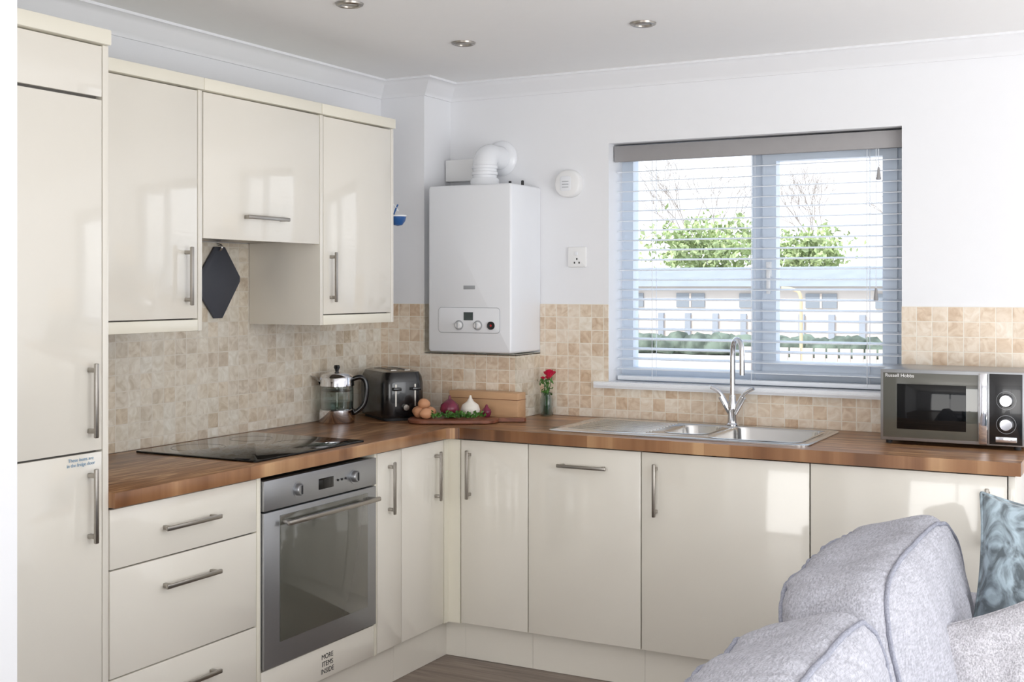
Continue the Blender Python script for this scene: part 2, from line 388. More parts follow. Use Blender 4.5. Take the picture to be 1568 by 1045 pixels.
tube('pull_cord_1',[(2.085,0.052,1.45),(2.085,0.052,1.99)],0.0012,M['slat'],bl,smoothc=False,res=1)
tube('pull_cord_2',[(2.095,0.052,1.90),(2.095,0.052,1.99)],0.0012,M['slat'],bl,smoothc=False,res=1)
lathe('tassel_1',[(0,0.045),(0.004,0.043),(0.009,0.0),(0.007,-0.004),(0,-0.004)],M['valance'],(2.085,0.052,1.41),bl,12)
lathe('tassel_2',[(0,0.045),(0.004,0.043),(0.009,0.0),(0.007,-0.004),(0,-0.004)],M['valance'],(2.095,0.052,1.87),bl,12)

# ---------------------------------------------------------------- tall unit + wall cabinets
tu=P('tall_fridge_cabinet',(0.3,-2.65,1.05))
box('carcass',0.01,0.558,-2.945,-2.37,0.145,2.09,M['carc'],tu)
box('end_panel',0.01,0.58,-2.366,-2.346,0.0,2.098,M['cream'],tu,0.001)
box('door_bottom',0.56,0.58,-2.943,-2.369,0.15,1.023,M['cream'],tu,0.0015)
box('door_middle',0.56,0.58,-2.943,-2.369,1.028,1.952,M['cream'],tu,0.0015)
box('door_top',0.56,0.58,-2.943,-2.369,1.960,2.094,M['cream'],tu,0.0015)
box('cornice',0.01,0.592,-2.945,-2.346,2.099,2.140,M['creamtrim'],tu,0.003)
box('plinth',0.50,0.545,-2.945,-2.37,0.001,0.143,M['cream'],tu)
handle(tu,(0.58,-2.412,1.161),'z','x',0.195); handle(tu,(0.58,-2.412,0.886),'z','x',0.195)
text('note','These items are\nin the fridge door',0.013,(0.5812,-2.44,1.006),FX,M['inkblue'],tu)

ZT,ZB=2.128,1.318
c1=P('wall_cabinet',(0.17,-2.03,1.72))
box('carcass',0.008,0.319,-2.343,-1.746,1.322,2.087,M['carc'],c1)
box('end_panel',0.008,0.340,-1.744,-1.726,ZB,2.087,M['cream'],c1,0.001)
box('door',0.321,0.340,-2.34,-1.748,1.358,2.084,M['cream'],c1,0.0015)
box('cornice',0.008,0.350,-2.343,-1.726,2.089,ZT,M['creamtrim'],c1,0.003)
box('pelmet',0.30,0.340,-2.343,-1.745,ZB,1.354,M['creamtrim'],c1,0.002)
handle(c1,(0.34,-1.80,1.492),'z','x',0.185)
c2=P('extractor_cabinet',(0.17,-1.41,1.87))
box('carcass',0.008,0.319,-1.722,-1.110,1.632,2.087,M['carc'],c2)
box('extractor_base',0.008,0.319,-1.722,-1.110,1.622,1.631,M['steel'],c2,0.002)
box('door',0.321,0.340,-1.720,-1.112,1.614,2.084,M['cream'],c2,0.0015)
box('cornice',0.008,0.350,-1.725,-1.109,2.089,ZT,M['creamtrim'],c2,0.003)
handle(c2,(0.34,-1.426,1.692),'y','x',0.22)
c3=P('wall_cabinet',(0.17,-.86,1.72))
box('carcass',0.008,0.319,-1.088,-0.648,1.322,2.087,M['carc'],c3)
box('end_panel_1',0.008,0.340,-1.108,-1.090,ZB,2.087,M['cream'],c3,0.001)
box('end_panel_2',0.008,0.340,-0.646,-0.628,ZB,2.087,M['cream'],c3,0.001)
box('door',0.321,0.340,-1.087,-0.649,1.358,2.084,M['cream'],c3,0.0015)
box('cornice',0.008,0.350,-1.107,-0.626,2.089,ZT,M['creamtrim'],c3,0.003)
box('pelmet',0.30,0.340,-1.088,-0.648,ZB,1.354,M['creamtrim'],c3,0.002)
handle(c3,(0.34,-1.045,1.494),'z','x',0.185)

# ---------------------------------------------------------------- base units
ZD0,ZD1=0.148,0.862
du=P('drawer_unit',(0.3,-2.03,0.5))
box('carcass',0.01,0.558,-2.342,-1.745,0.145,0.864,M['carc'],du)
for i,(a,b) in enumerate(((0.701,ZD1),(0.409,0.697),(ZD0,0.405))):
    box('drawer_front_%d'%(i+1),0.56,0.58,-2.341,-1.747,a,b,M['cream'],du,0.0015)
box('side_panel',0.01,0.58,-1.744,-1.727,0.145,0.864,M['creamtrim'],du,0.001)
for zz in (0.782,0.620,0.326): handle(du,(0.58,-2.046,zz),'y','x',0.225)
box('plinth',0.50,0.545,-2.342,-1.727,0.001,0.143,M['cream'],du)

ov=P('built_in_oven',(0.3,-1.41,0.5))
OY0,OY1=-1.722,-1.112
box('body',0.05,0.56,OY0+.01,OY1-.01,0.262,0.85,M['dark'],ov)
box('control_panel',0.561,0.590,OY0,OY1,0.757,0.852,M['ovsteel'],ov,0.002)
box('door_frame',0.561,0.590,OY0,OY1,0.262,0.752,M['ovsteel'],ov,0.003)
box('door_glass',0.588,0.5925,OY0+.075,OY1-.055,0.335,0.735,M['ovglass'],ov,0.001)
box('door_mark',0.5925,0.5929,OY0+.13,OY0+.19,0.70,0.708,M['greyline'],ov)
box('handle_bar',0.620,0.634,OY0+.07,OY1-.03,0.706,0.722,M['steel'],ov,0.005)
for a in (OY0+.085,OY1-.06): box('handle_post',0.59,0.622,a,a+.016,0.707,0.721,M['steel'],ov,0.002)
for a in (-1.555,-1.245):
    lathe('knob',[(0,0.016),(0.016,0.016),(0.019,0.012),(0.020,0.0),(0.026,0.0),(0.026,-0.001)],M['ovsteel'],(0.591,a,0.804),ov,28,RX)
    box('knob_grip',0.606,0.610,a-.002,a+.002,0.79,0.818,M['dark'],ov)
box('display',0.590,0.5915,-1.445,-1.365,0.786,0.822,M['blackglass'],ov,0.0005)
for k in range(3): lathe('button',[(0,0.003),(0.004,0.003),(0.004,0)],M['dark'],(0.590,-1.34+.022*k,0.804),ov,12,RX)
op=P('oven_housing',(0.3,-1.41,0.2))
box('base_panel',0.56,0.58,-1.724,-1.111,0.148,0.256,M['cream'],op,0.0015)
box('housing_side',0.05,0.58,-1.109,-1.094,0.145,0.864,M['creamtrim'],op,0.001)
box('plinth',0.50,0.545,-1.726,-1.092,0.001,0.143,M['cream'],op)
text('sticker','MORE\nITEMS\nINSIDE',0.024,(0.5805,-1.385,0.213),FX,M['inktext'],op)

def basecab(name,face,a0,a1,hpos,ctop=0.864,haxis='z',hz=0.73,L=0.19):
    if face=='x':
        e=P(name,(0.3,(a0+a1)/2,0.5))
        box('carcass',0.01,0.558,a0+.002,a1-.002,0.145,ctop,M['carc'],e)
        box('door',0.56,0.58,a0+.002,a1-.002,ZD0,ZD1,M['cream'],e,0.0015)
        box('plinth',0.50,0.545,a0+.0002,a1-.0002,0.001,0.143,M['cream'],e)
        handle(e,(0.58,hpos,hz),haxis,'x',L)
    else:
        e=P(name,((a0+a1)/2,-0.3,0.5))
        box('carcass',a0+.002,a1-.002,-0.578,-0.01,0.145,ctop,M['carc'],e)
        box('door',a0+.002,a1-.002,-0.60,-0.58,ZD0,ZD1,M['cream'],e,0.0015)
        box('plinth',a0+.0002,a1-.0002,-0.56,-0.52,0.001,0.143,M['cream'],e)
        handle(e,(hpos,-0.60,hz),haxis,'y',L)
    return e
basecab('base_cabinet','x',-1.092,-0.935,-1.018)
basecab('base_cabinet','x',-0.934,-0.636,-0.700)
cp=P('corner_post',(0.58,-0.6,0.5))
boxes('post',[(0.555,0.580,-0.634,-0.575,0.145,ZD1),(0.5801,0.632,-0.600,-0.575,0.145,ZD1)],M['creamtrim'],cp)
boxes('plinth_corner',[(0.50,0.545,-0.6358,-0.52,0.001,0.143),(0.5451,0.6338,-0.56,-0.52,0.001,0.143)],M['cream'],cp)
basecab('base_cabinet','y',0.634,0.9305,0.676)
basecab('integrated_dishwasher','y',0.931,1.3895,1.162,haxis='x',hz=0.793,L=0.2)
basecab('sink_cabinet','y',1.390,2.0005,1.448,ctop=0.70)
basecab('base_cabinet','y',2.001,2.622,2.564)
ep=P('end_panel',(2.635,-0.3,0.43)); box('panel',2.624,2.644,-0.60,-0.01,0.001,0.864,M['cream'],ep,0.001)

wt=P('kitchen_worktop',(0.6,-0.6,0.89))
bk=box('worktop_back',0.001,2.662,-0.618,-0.001,0.868,0.910,M['wtX'],wt,0.0)
sc=loft('cutter',[rr(1.68,-0.31,0.58,0.42,0.03,0.80),rr(1.68,-0.31,0.58,0.42,0.03,1.0)],None)
cut(bk,sc)
lf=box('worktop_left',0.001,0.602,-2.344,-0.6185,0.868,0.910,M['wtY'],wt,0.003)
loft('worktop_corner',[[(0.602,-0.618,z),(0.640,-0.618,z),(0.602,-0.656,z)] for z in (0.868,0.910)],M['wtX'],wt)

hb=P('ceramic_hob',(0.31,-1.44,0.912))
loft('glass',[rr(0.31,-1.44,0.51,0.59,0.012,0.9105),rr(0.31,-1.44,0.51,0.59,0.012,0.915),rr(0.31,-1.44,0.506,0.586,0.011,0.9165)],M['blackglass'],hb)
for (x,y,r) in ((0.18,-1.57,.09),(0.43,-1.58,.075),(0.18,-1.30,.075),(0.42,-1.32,.10)):
    lathe('ring',[(r-.001,0),(r-.001,0.00005),(r,0.00005),(r,0)],M['hobring'],(x,y,0.9165),hb,48)

sk=P('kitchen_sink',(1.48,-0.3,0.91))
rim=loft('rim',[rr(1.48,-0.305,1.0,0.49,0.035,0.9105),rr(1.48,-0.305,1.0,0.49,0.035,0.914),rr(1.48,-0.305,0.99,0.48,0.03,0.917)],M['sink'],sk)
for (cx,cy,ww,hh,d) in ((1.772,-0.325,0.335,0.37,0.16),(1.488,-0.30,0.165,0.27,0.10)):
    c=loft('cut',[rr(cx,cy,ww,hh,0.05,0.85),rr(cx,cy,ww,hh,0.05,0.95)],None); cut(rim,c)
    lathe('waste',[(0,0.002),(0.03,0.002),(0.035,0.0)],M['chrome'],(cx,cy,0.918-d),sk,24)
    loft('bowl',[rr(cx,cy,ww+.012,hh+.012,0.055,0.9175),rr(cx,cy,ww,hh,0.05,0.9185),rr(cx,cy,ww-.006,hh-.006,0.047,0.911),rr(cx,cy,ww-.02,hh-.02,0.045,0.91-d+.03),rr(cx,cy,ww-.045,hh-.045,0.035,0.91-d+.006),rr(cx,cy,ww-.08,hh-.08,0.02,0.91-d)],M['sink'],sk,cap0=False)
for i in range(11):
    y=-0.48+i*0.033
    box('ridge',1.04,1.36,y,y+0.012,0.915,0.9195,M['sink'],sk,0.002)

tp=P('kitchen_tap',(1.571,-0.105,0.92))
lathe('base',[(0,0.0),(0.026,0.0),(0.026,0.006),(0.020,0.012),(0.018,0.05),(0.020,0.06),(0.019,0.085),(0.014,0.10),(0.012,0.12),(0,0.12)],M['chrome'],(1.571,-0.105,0.9175),tp,28)
x,y=1.571,-0.105
tube('spout',[(x,y,1.0),(x,y,1.12),(x,y,1.20),(x+.006,y-.006,1.245),(x+.028,y-.03,1.258),(x+.052,y-.055,1.24),(x+.058,y-.062,1.20),(x+.058,y-.062,1.12)],0.0105,M['chrome'],tp,res=8)
for s in (-1,1):
    tube('valve_arm',[(x,y,0.955),(x+s*.028,y-.004,1.0),(x+s*.044,y-.006,1.03)],0.013,M['chrome'],tp,res=6)
    tube('lever',[(x+s*.040,y-.006,1.03),(x+s*.046,y-.006,1.05),(x+s*.086,y-.008,1.066)],0.0075,M['chrome'],tp,res=6)

# ---------------------------------------------------------------- boiler + flue
bo=P('combi_boiler',(0.48,-0.14,1.53))
def frontY(name,cx,cz,wd,ht,r,y0,y1,m,par,ins=0.006,n=6):
    def lp(w_,h_,r_,y): return [(p[0],y,p[1]) for p in rr(cx,cz,w_,h_,r_,0,n)]
    return loft(name,[lp(wd,ht,r,y0),lp(wd,ht,r,y1+ins),lp(wd-ins*.6,ht-ins*.6,r,y1+ins*.3),lp(wd-ins*2,ht-ins*2,max(r-ins,.001),y1)],m,par)
frontY('casing',0.4785,1.535,0.403,0.706,0.012,-0.002,-0.268,M['white'],bo,0.008)
frontY('control_surround',0.478,1.318,0.300,0.108,0.016,-0.262,-0.2695,M['greyline'],bo,0.001)
frontY('control_panel',0.478,1.318,0.296,0.104,0.015,-0.263,-0.271,M['white'],bo,0.001)
box('lcd',0.455,0.500,-0.2725,-0.27,1.318,1.352,M['lcd'],bo)
for xx in (0.432,0.523):
    lathe('knob',[(0,0.014),(0.012,0.014),(0.014,0.01),(0.016,0.0)],M['whitepl'],(xx,-0.271,1.297),bo,24,RY)
    lathe('knob_ring',[(0.016,0.002),(0.021,0.002),(0.021,0)],M['greyline'],(xx,-0.271,1.297),bo,24,RY)
    box('knob_grip',xx-.002,xx+.002,-0.288,-0.283,1.285,1.309,M['greyline'],bo)
lathe('gauge',[(0,0.004),(0.014,0.004),(0.017,0.006),(0.017,0.0)],M['dark'],(0.587,-0.271,1.297),bo,24,RY)
lathe('gauge_face',[(0,0.0045),(0.005,0.0045)],M['red'],(0.587,-0.271,1.297),bo,16,RY)
box('badge',0.452,0.508,-0.2695,-0.267,1.448,1.464,M['greyline'],bo,0.001)
for xx in (0.36,0.42,0.47,0.55,0.61): tube('pipe_stub',[(xx,-0.12,1.178),(xx,-0.12,1.186)],0.009,M['chrome'],bo,smoothc=False)
box('valve_block',0.40,0.47,-0.20,-0.12,1.1765,1.186,M['black'],bo,0.001)
for xx in (0.60,0.66): lathe('top_nut',[(0.006,0),(0.006,0.02),(0,0.022)],M['dark'],(xx,-0.13,1.888),bo,12)
fl=P('boiler_flue',(0.49,-0.1,1.97))
fx=0.488; fyy=-0.15
lathe('collar',[(0.062,0),(0.062,0.028),(0.057,0.034),(0.052,0.034)],M['white'],(fx,fyy,1.889),fl,40)
tube('pipe',[(fx,fyy,1.90),(fx,fyy,1.955),(fx,fyy,1.985),(fx,fyy+.010,2.008),(fx,fyy+.035,2.022),(fx,fyy+.07,2.022),(fx,-0.001,2.022)],0.052,M['white'],fl,res=10)
for z_ in (1.935,1.962): lathe('band',[(0.052,0),(0.056,0.003),(0.056,0.014),(0.052,0.017)],M['white'],(fx,fyy,z_),fl,40)
lathe('wall_rosette',[(0.052,0.022),(0.062,0.02),(0.075,0.008),(0.078,0.001)],M['white'],(fx,0.0,2.022),fl,40,RY)
jb=P('wiring_box',(0.31,-0.03,1.98)); box('case',0.232,0.385,-0.055,-0.001,1.925,2.022,M['whitepl'],jb,0.005)

al=P('carbon_monoxide_alarm',(0.821,-0.02,1.897))
frontY('case',0.821,1.897,0.120,0.116,0.052,-0.001,-0.034,M['whitepl'],al,0.010,12)
frontY('face',0.815,1.897,0.05,0.062,0.010,-0.03,-0.0355,M['white'],al,0.001)
for i in range(3): box('slot',0.8,0.83,-0.0368,-0.0352,1.880+.012*i,1.883+.012*i,M['greyline'],al)
so=P('wall_socket',(0.857,-0.01,1.585))
frontY('plate',0.857,1.585,0.086,0.086,0.006,-0.001,-0.010,M['whitepl'],so,0.003)
box('rocker',0.848,0.862,-0.014,-0.009,1.592,1.608,M['white'],so,0.002)
for dx,dz in ((0,-.008),(-.011,-.024),(.011,-.024)): box('pin_hole',0.857+dx-.003,0.857+dx+.003,-0.0106,-0.0098,1.585+dz-.004,1.585+dz+.004,M['dark'],so)

bc=P('hanging_measuring_cup',(0.325,-0.57,1.73))
tube('hook',[(0.325,-0.627,1.79),(0.325,-0.60,1.79),(0.325,-0.585,1.775),(0.325,-0.575,1.765)],0.0025,M['whitepl'],bc)
lathe('cup',[(0,-0.038),(0.018,-0.034),(0.03,-0.018),(0.034,0.0),(0.031,0.0),(0.026,-0.016),(0,-0.032)],M['blue'],(0.325,-0.575,1.742),bc,24)
lathe('rim',[(0.034,0.0),(0.036,0.006),(0.032,0.006)],M['whitepl'],(0.325,-0.575,1.742),bc,24)
tube('cup_handle',[(0.325,-0.575,1.79),(0.325,-0.59,1.775),(0.325,-0.606,1.745)],0.003,M['blue'],bc)

ph=P('hanging_pot_holder',(0.02,-1.28,1.48))
def hexl(x,k):
    c=(-1.285,1.474); pts=[(0.034,0.130),(-0.020,0.130),(-0.118,0.006),(-0.118,-0.020),(-0.022,-0.130),(0.020,-0.130),(0.116,0.004),(0.116,0.022)]
    return [(x,c[0]+p[0]*k,c[1]+p[1]*k) for p in pts]
loft('pad',[hexl(0.0085,.98),hexl(0.010,1),hexl(0.016,1),hexl(0.018,.98)],M['mitt'],ph)
loft('pad_face',[hexl(0.018,.90),hexl(0.0186,.89)],M['mitt'],ph)
tube('hook',[(0.0065,-1.285,1.614),(0.03,-1.285,1.612),(0.032,-1.285,1.598),(0.022,-1.285,1.592)],0.004,M['chrome'],ph)

# ---------------------------------------------------------------- worktop items
Z=0.9105
kp=P('glass_kettle',(0.10,-0.68,Z+.1))
kx,ky=0.10,-0.68
lathe('base_band',[(0,0),(0.070,0),(0.072,0.003),(0.072,0.052),(0.066,0.056),(0,0.056)],M['chrome'],(kx,ky,Z),kp,40)
lathe('glass_body',[(0.066,0.056),(0.067,0.10),(0.066,0.150)],M['glass'],(kx,ky,Z),kp,40)
lathe('water',[(0,0.057),(0.063,0.057),(0.063,0.085),(0,0.085)],M['glass'],(kx,ky,Z),kp,40)
lathe('filter_rod',[(0,0.06),(0.004,0.06),(0.004,0.19)],M['steel'],(kx,ky,Z),kp,12)
lathe('filter_disc',[(0,0.125),(0.058,0.125),(0.060,0.130),(0,0.134)],M['steel'],(kx,ky,Z),kp,28)
lathe('top_band',[(0.067,0.146),(0.070,0.148),(0.069,0.180),(0.066,0.186),(0.055,0.196),(0.03,0.203),(0.0,0.204)],M['chrome'],(kx,ky,Z),kp,40)
lathe('lid_knob',[(0,0.232),(0.010,0.231),(0.013,0.222),(0.008,0.212),(0.006,0.2)],M['black'],(kx,ky,Z),kp,24)
d=Vector((0.82,0.57,0)).normalized()
tube('handle',[Vector((kx,ky,Z+.175))+d*.066,Vector((kx,ky,Z+.187))+d*.095,Vector((kx,ky,Z+.165))+d*.118,Vector((kx,ky,Z+.11))+d*.120,Vector((kx,ky,Z+.055))+d*.105,Vector((kx,ky,Z+.035))+d*.068],0.010,M['black'],kp,res=6)
loft('spout',[[(kx-.045,ky-.052,Z+.15),(kx-.06,ky-.02,Z+.15),(kx-.05,ky-.03,Z+.15)],[(kx-.055,ky-.066,Z+.186),(kx-.078,ky-.03,Z+.186),(kx-.088,ky-.062,Z+.19)]],M['chrome'],kp)

to=P('toaster',(0.20,-0.42,Z+.1))
RT=Matrix.Translation((0.195,-0.425,Z))@Matrix.Rotation(math.radians(-35),4,'Z')
loft('body',[rr(0,0,.30,.175,.04,.012),rr(0,0,.31,.185,.045,.03),rr(0,0,.31,.185,.045,.15),rr(0,0,.302,.175,.045,.18),rr(0,0,.285,.155,.04,.198),rr(0,0,.25,.12,.03,.203)],M['black'],to,R=RT)
loft('base',[rr(0,0,.28,.16,.04,0.0),rr(0,0,.28,.16,.04,.013)],M['dark'],to,R=RT)
for s in (-.03,.03):
    box('slot',-.10,.10,s-.012,s+.012,.2025,.205,M['steel'],to,R=RT)
    box('slot_gap',-.095,.095,s-.008,s+.008,.2051,.2055,M['dark'],to,R=RT)
for s in (-.042,.042): box('lever_track',.1545,.1565,s-.003,s+.003,.06,.15,M['steel'],to,R=RT)
for s in (-.042,.042): box('lever',.155,.177,s-.018,s+.018,.125,.138,M['black'],to,0.003,R=RT)
lathe('dial',[(0,0.012),(0.012,0.012),(0.014,0)],M['steel'],(0,0,0),to,20,RT@Matrix.Translation((.155,0.0,.055))@RX)

bb_=P('wooden_block',(0.55,-0.28,Z+.05)); box('block',0.40,0.728,-0.300,-0.229,Z,Z+.113,M['block'],bb_,0.004)
box('lid_line',0.399,0.729,-0.301,-0.228,Z+.083,Z+.085,M['board'],bb_)

cb=P('chopping_board',(0.52,-0.45,Z+.01))
ang=math.atan2(0.4726,0.8813)
RB=Matrix.Translation((0.520,-0.465,Z))@Matrix.Rotation(ang,4,'Z')
loft('board',[rr(0,0,.355,.15,.06,0,10),rr(0,0,.365,.16,.065,.004,10),rr(0,0,.365,.16,.065,.014,10),rr(0,0,.355,.15,.06,.018,10)],M['board'],cb,R=RB)
loft('board_handle',[rr(.230,0.02,.13,.035,.017,.002),rr(.230,0.02,.13,.035,.017,.016)],M['board'],cb,R=RB)
def bpt(a,b,h): return RB@Vector((a,b,h))
zb=.0182
def eggprof(r,h): return [(r*math.sin(t)*(1-.12*math.cos(t)),h/2-h/2*math.cos(t)) for t in [math.pi*i/14 for i in range(15)]]
for i,(a,b,hh) in enumerate(((-.14,-0.005,zb),(-.108,-.045,zb),(-.095,.02,zb),(-.145,.05,zb),(-.118,.005,zb+.034))):
    c_=bpt(a,b,hh+.022); e=P('egg',c_)
    lathe('shell',eggprof(.022,.052),M['egg'],c_,e,20,Matrix.Rotation(random.random()*6,4,'Z')@Matrix.Rotation(math.pi/2,4,'Y')@Matrix.Translation((0,0,-.026)))
on=P('red_onion',bpt(-.015,.01,zb+.03))
lathe('bulb',[(0,0),(0.012,0.001),(0.03,0.010),(0.040,0.032),(0.036,0.052),(0.020,0.066),(0.006,0.076),(0.004,0.088),(0,0.090)],M['onion'],bpt(-.015,.015,zb),on,28)
ga=P('garlic_bulb',bpt(.06,.02,zb+.03))
lathe('bulb',[(0,0),(0.014,0.001),(0.034,0.012),(0.040,0.030),(0.033,0.050),(0.014,0.064),(0.006,0.078),(0.004,0.088),(0,0.089)],M['garlic'],bpt(.068,.03,zb),ga,28)
on2=P('red_onion',bpt(.13,.03,zb+.03))
lathe('bulb',[(0,0),(0.012,0.001),(0.017,0.010),(0.020,0.02),(0.017,0.03),(0.008,0.04),(0.004,0.05),(0,0.052)],M['onion'],bpt(.134,.03,zb),on2,24)
def leaves(name,pts,size,m,par,flat=0.6):
    bm=bmesh.new()
    for c in pts:
        n=Vector((random.uniform(-1,1),random.uniform(-1,1),random.uniform(-1,1)*flat+.3)).normalized()
        t=n.orthogonal().normalized(); b=n.cross(t); a=random.random()*6.28
        u=t*math.cos(a)+b*math.sin(a); w_=n.cross(u); s=size*random.uniform(.6,1.3); c=Vector(c)
        v=[bm.verts.new(c-u*s),bm.verts.new(c+w_*s*.5+n*s*.15),bm.verts.new(c+u*s),bm.verts.new(c-w_*s*.5+n*s*.15)]
        bm.faces.new(v)
    return from_bm(name,bm,m,par)
he=P('herb_bunch',bpt(0,-.05,zb+.01))
pts=[]
for i in range(300):
    a=max(-.085,min(.13,random.gauss(.02,.055))); pts.append(bpt(a,-.052+random.gauss(0,.007),zb+.011+min(.020,abs(random.gauss(0,.008)))))
leaves('leaves',pts,.009,M['herb'],he)

rv=P('rose_vase',(0.738,-0.058,Z+.08))
vx,vy=0.738,-0.058
lathe('glass_jar',[(0,0.0),(0.026,0.0),(0.028,0.004),(0.028,0.07),(0.024,0.082),(0.022,0.09),(0.024,0.10),(0.022,0.10),(0.020,0.09),(0.022,0.08),(0.025,0.068),(0.025,0.006),(0,0.006)],M['glass'],(vx,vy,Z),rv,32)
lathe('water',[(0,0.007),(0.0245,0.007),(0.0245,0.045),(0,0.045)],M['glass'],(vx,vy,Z),rv,24)
stems=[((0.0,0.0),(0.016,-.006),.178),((.0,.0),(-.016,.0),.155),((0.004,0),(.024,.004),.165),((0,0),(-.006,-.01),.135)]
for i,(a,b,h) in enumerate(stems):
    tube('stem',[(vx+a[0]-b[0]*.5,vy+a[1],Z+.008),(vx+b[0]*.3,vy+b[1]*.3,Z+.10),(vx+b[0],vy+b[1],Z+h)],0.0016,M['stem'],rv,res=2)
def rose(cx,cy,cz,r):
    bm=bmesh.new()
    for L,(n,rad,h,op_) in enumerate(((3,.35,1.0,.05),(4,.6,.95,.25),(5,.9,.75,.55))):
        for k in range(n):
            a0=2*math.pi*k/n+L*.6; wd=2*math.pi/n*.75; g=[]
            for i in range(4):
                row=[]
                t=i/3
                for j in range(5):
                    s=(j/4-.5)*2; a=a0+s*wd*(.5+.5*math.sin(t*2.2)); rd=r*(rad*(.35+.65*math.sin(t*1.5))+op_*t*t*.6)
                    row.append(bm.verts.new((cx+rd*math.cos(a),cy+rd*math.sin(a),cz+r*(t*1.5*h-.6)-abs(s)**3*r*.25*t)))
                g.append(row)
            for i in range(3):
                for j in range(4): bm.faces.new((g[i][j],g[i][j+1],g[i+1][j+1],g[i+1][j]))
    from_bm('bloom',bm,M['rose'],rv,True)
rose(vx+.016,vy-.006,Z+.178,.022); rose(vx-.018,vy,Z+.158,.009); rose(vx+.006,vy+.004,Z+.162,.012)
pts=[(vx+random.gauss(0.0,.018),min(-.02,vy+random.gauss(0,.012)),Z+random.uniform(.085,.155)) for _ in range(46)]
leaves('leaves',pts,.011,M['herb'],rv)

mw=P('microwave_oven',(2.41,-0.18,1.04))
mx0,mx1,my0,my1,mz0,mz1=2.178,2.645,-0.315,-0.03,0.924,1.172
box('casing',mx0,mx1,my0,my1,mz0,mz1,M['ovsteel'],mw,0.004)
box('front_frame',mx0,mx1,my0-.012,my0-.0005,mz0,mz1,M['ovsteel'],mw,0.003)
box('door',mx0+.010,2.500,my0-.017,my0-.012,mz0+.012,mz1-.012,M['ovglass'],mw,0.001)
box('door_window',2.235,2.462,my0-.0185,my0-.017,mz0+.042,mz1-.05,M['blackglass'],mw,0.0005)
box('handle',2.503,2.532,my0-.030,my0-.012,mz0+.004,mz1-.004,M['chrome'],mw,0.005)
box('control_panel',2.536,mx1-.006,my0-.018,my0-.012,mz0+.006,mz1-.006,M['black'],mw,0.001)
for zz in (1.078,0.998):
    lathe('dial_ring',[(0.030,0.001),(0.031,0.001),(0.031,0)],M['greyline'],(2.589,my0-.018,zz),mw,36,RY)
    lathe('dial',[(0,0.020),(0.018,0.020),(0.021,0.016),(0.023,0.0)],M['chrome'],(2.589,my0-.018,zz),mw,32,RY)
box('open_button',2.556,2.622,my0-.021,my0-.018,0.938,0.956,M['chrome'],mw,0.001)
text('label','Russell Hobbs',0.017,(2.195,my0-.0172,1.145),FY,M['whitepl'],mw,0.0002,'LEFT')
for a in (2.2,2.62):
    for b in (my0+.03,my1-.03): lathe('foot',[(0,0),(0.011,0),(0.011,0.0138),(0,0.0138)],M['dark'],(a,b,Z),mw,16)

for (x,y) in ((0.776,-0.818),(1.485,-0.816),(0.771,-1.525),(1.485,-1.525),(0.771,-3.0),(2.2,-3.0)):
    e=P('ceiling_downlight',(x,y,CE-.005))
    lathe('bezel',[(0.028,-0.002),(0.030,-0.007),(0.036,-0.009),(0.043,-0.006),(0.045,0.0)],M['steel'],(x,y,CE-.0005),e,40)
    lathe('lens',[(0,-0.004),(0.015,-0.0035),(0.029,-0.002)],M['bulb'],(x,y,CE-.0005),e,32)

# ---------------------------------------------------------------- sofa
def superbox(name,dims,Mx,m,par,e=4.5,n=22,wr=0.006,seed=0,piping=True,cz=0.72,bulge=0.0,pleat=0.0,drop=0.0):
    def shape(a,b,c):
        th=1+bulge*(1-b*b)*(1-c*c)
        zs=1-drop*max(0,-b)**2.0*(c>0)-0.10*max(0,b)**3*(c>0)
        return Vector((a*dims[0]/2*th,b*dims[1]/2,c*dims[2]/2*zs))
    def disp(p,nn,a,b,c):
        w1=noise.noise(Vector((p.x*5+seed,p.y*4,p.z*4)))*wr*1.6
        w2=noise.noise(Vector((p.x*8+p.z*6,p.y*10+seed,p.z*6)))*wr*0.7
        # soft diagonal creases
        q=noise.noise(Vector((p.y*7+p.z*9+seed,p.x*3,p.z*2-p.y*2)))
        w3=-max(0,0.16-abs(q))*wr*2.6
        top=max(0,c)**2
        pl=(math.sin(p.y*88+noise.noise(p*6)*5)*0.6+math.sin(p.y*151+noise.noise(p*9+Vector((3,0,0)))*6)*0.4)*pleat*top*(0.3+0.7*min(1,abs(a)**2*1.6))
        return nn*(w1+w2+w3+pl)
    bm=bmesh.new()
    bmesh.ops.create_cube(bm,size=2)
    bmesh.ops.subdivide_edges(bm,edges=list(bm.edges),cuts=n,use_grid_fill=True)
    for v in bm.verts:
        a,b,c=v.co
        k=(abs(a)**e+abs(b)**e+abs(c)**e)**(1/e)
        a,b,c=a/k,b/k,c/k
        p=shape(a,b,c)
        v.co=p+disp(p,Vector((a,b,c)).normalized(),a,b,c)
    bm.transform(Mx)
    o=from_bm(name,bm,m,par,True)
    if piping:
        r=(1-cz**e)**(1/e)
        for s in (1,-1):
            pts=[]
            for i in range(160):
                t=2*math.pi*i/160; bb2,cc=math.cos(t),math.sin(t)
                k=(abs(bb2)**e+abs(cc)**e)**(1/e); bb2,cc=bb2/k*r,cc/k*r
                p=shape(s*cz,bb2,cc)
                nn=Vector((s*cz,bb2,cc)).normalized()
                pts.append(Mx@(p+disp(p,nn,s*cz,bb2,cc)+nn*.003))
            tube(name+'_piping',pts,0.0055,M['pipe'],par,True,res=3)
    return o
sf=P('sofa',(2.7,-2.1,0.3))
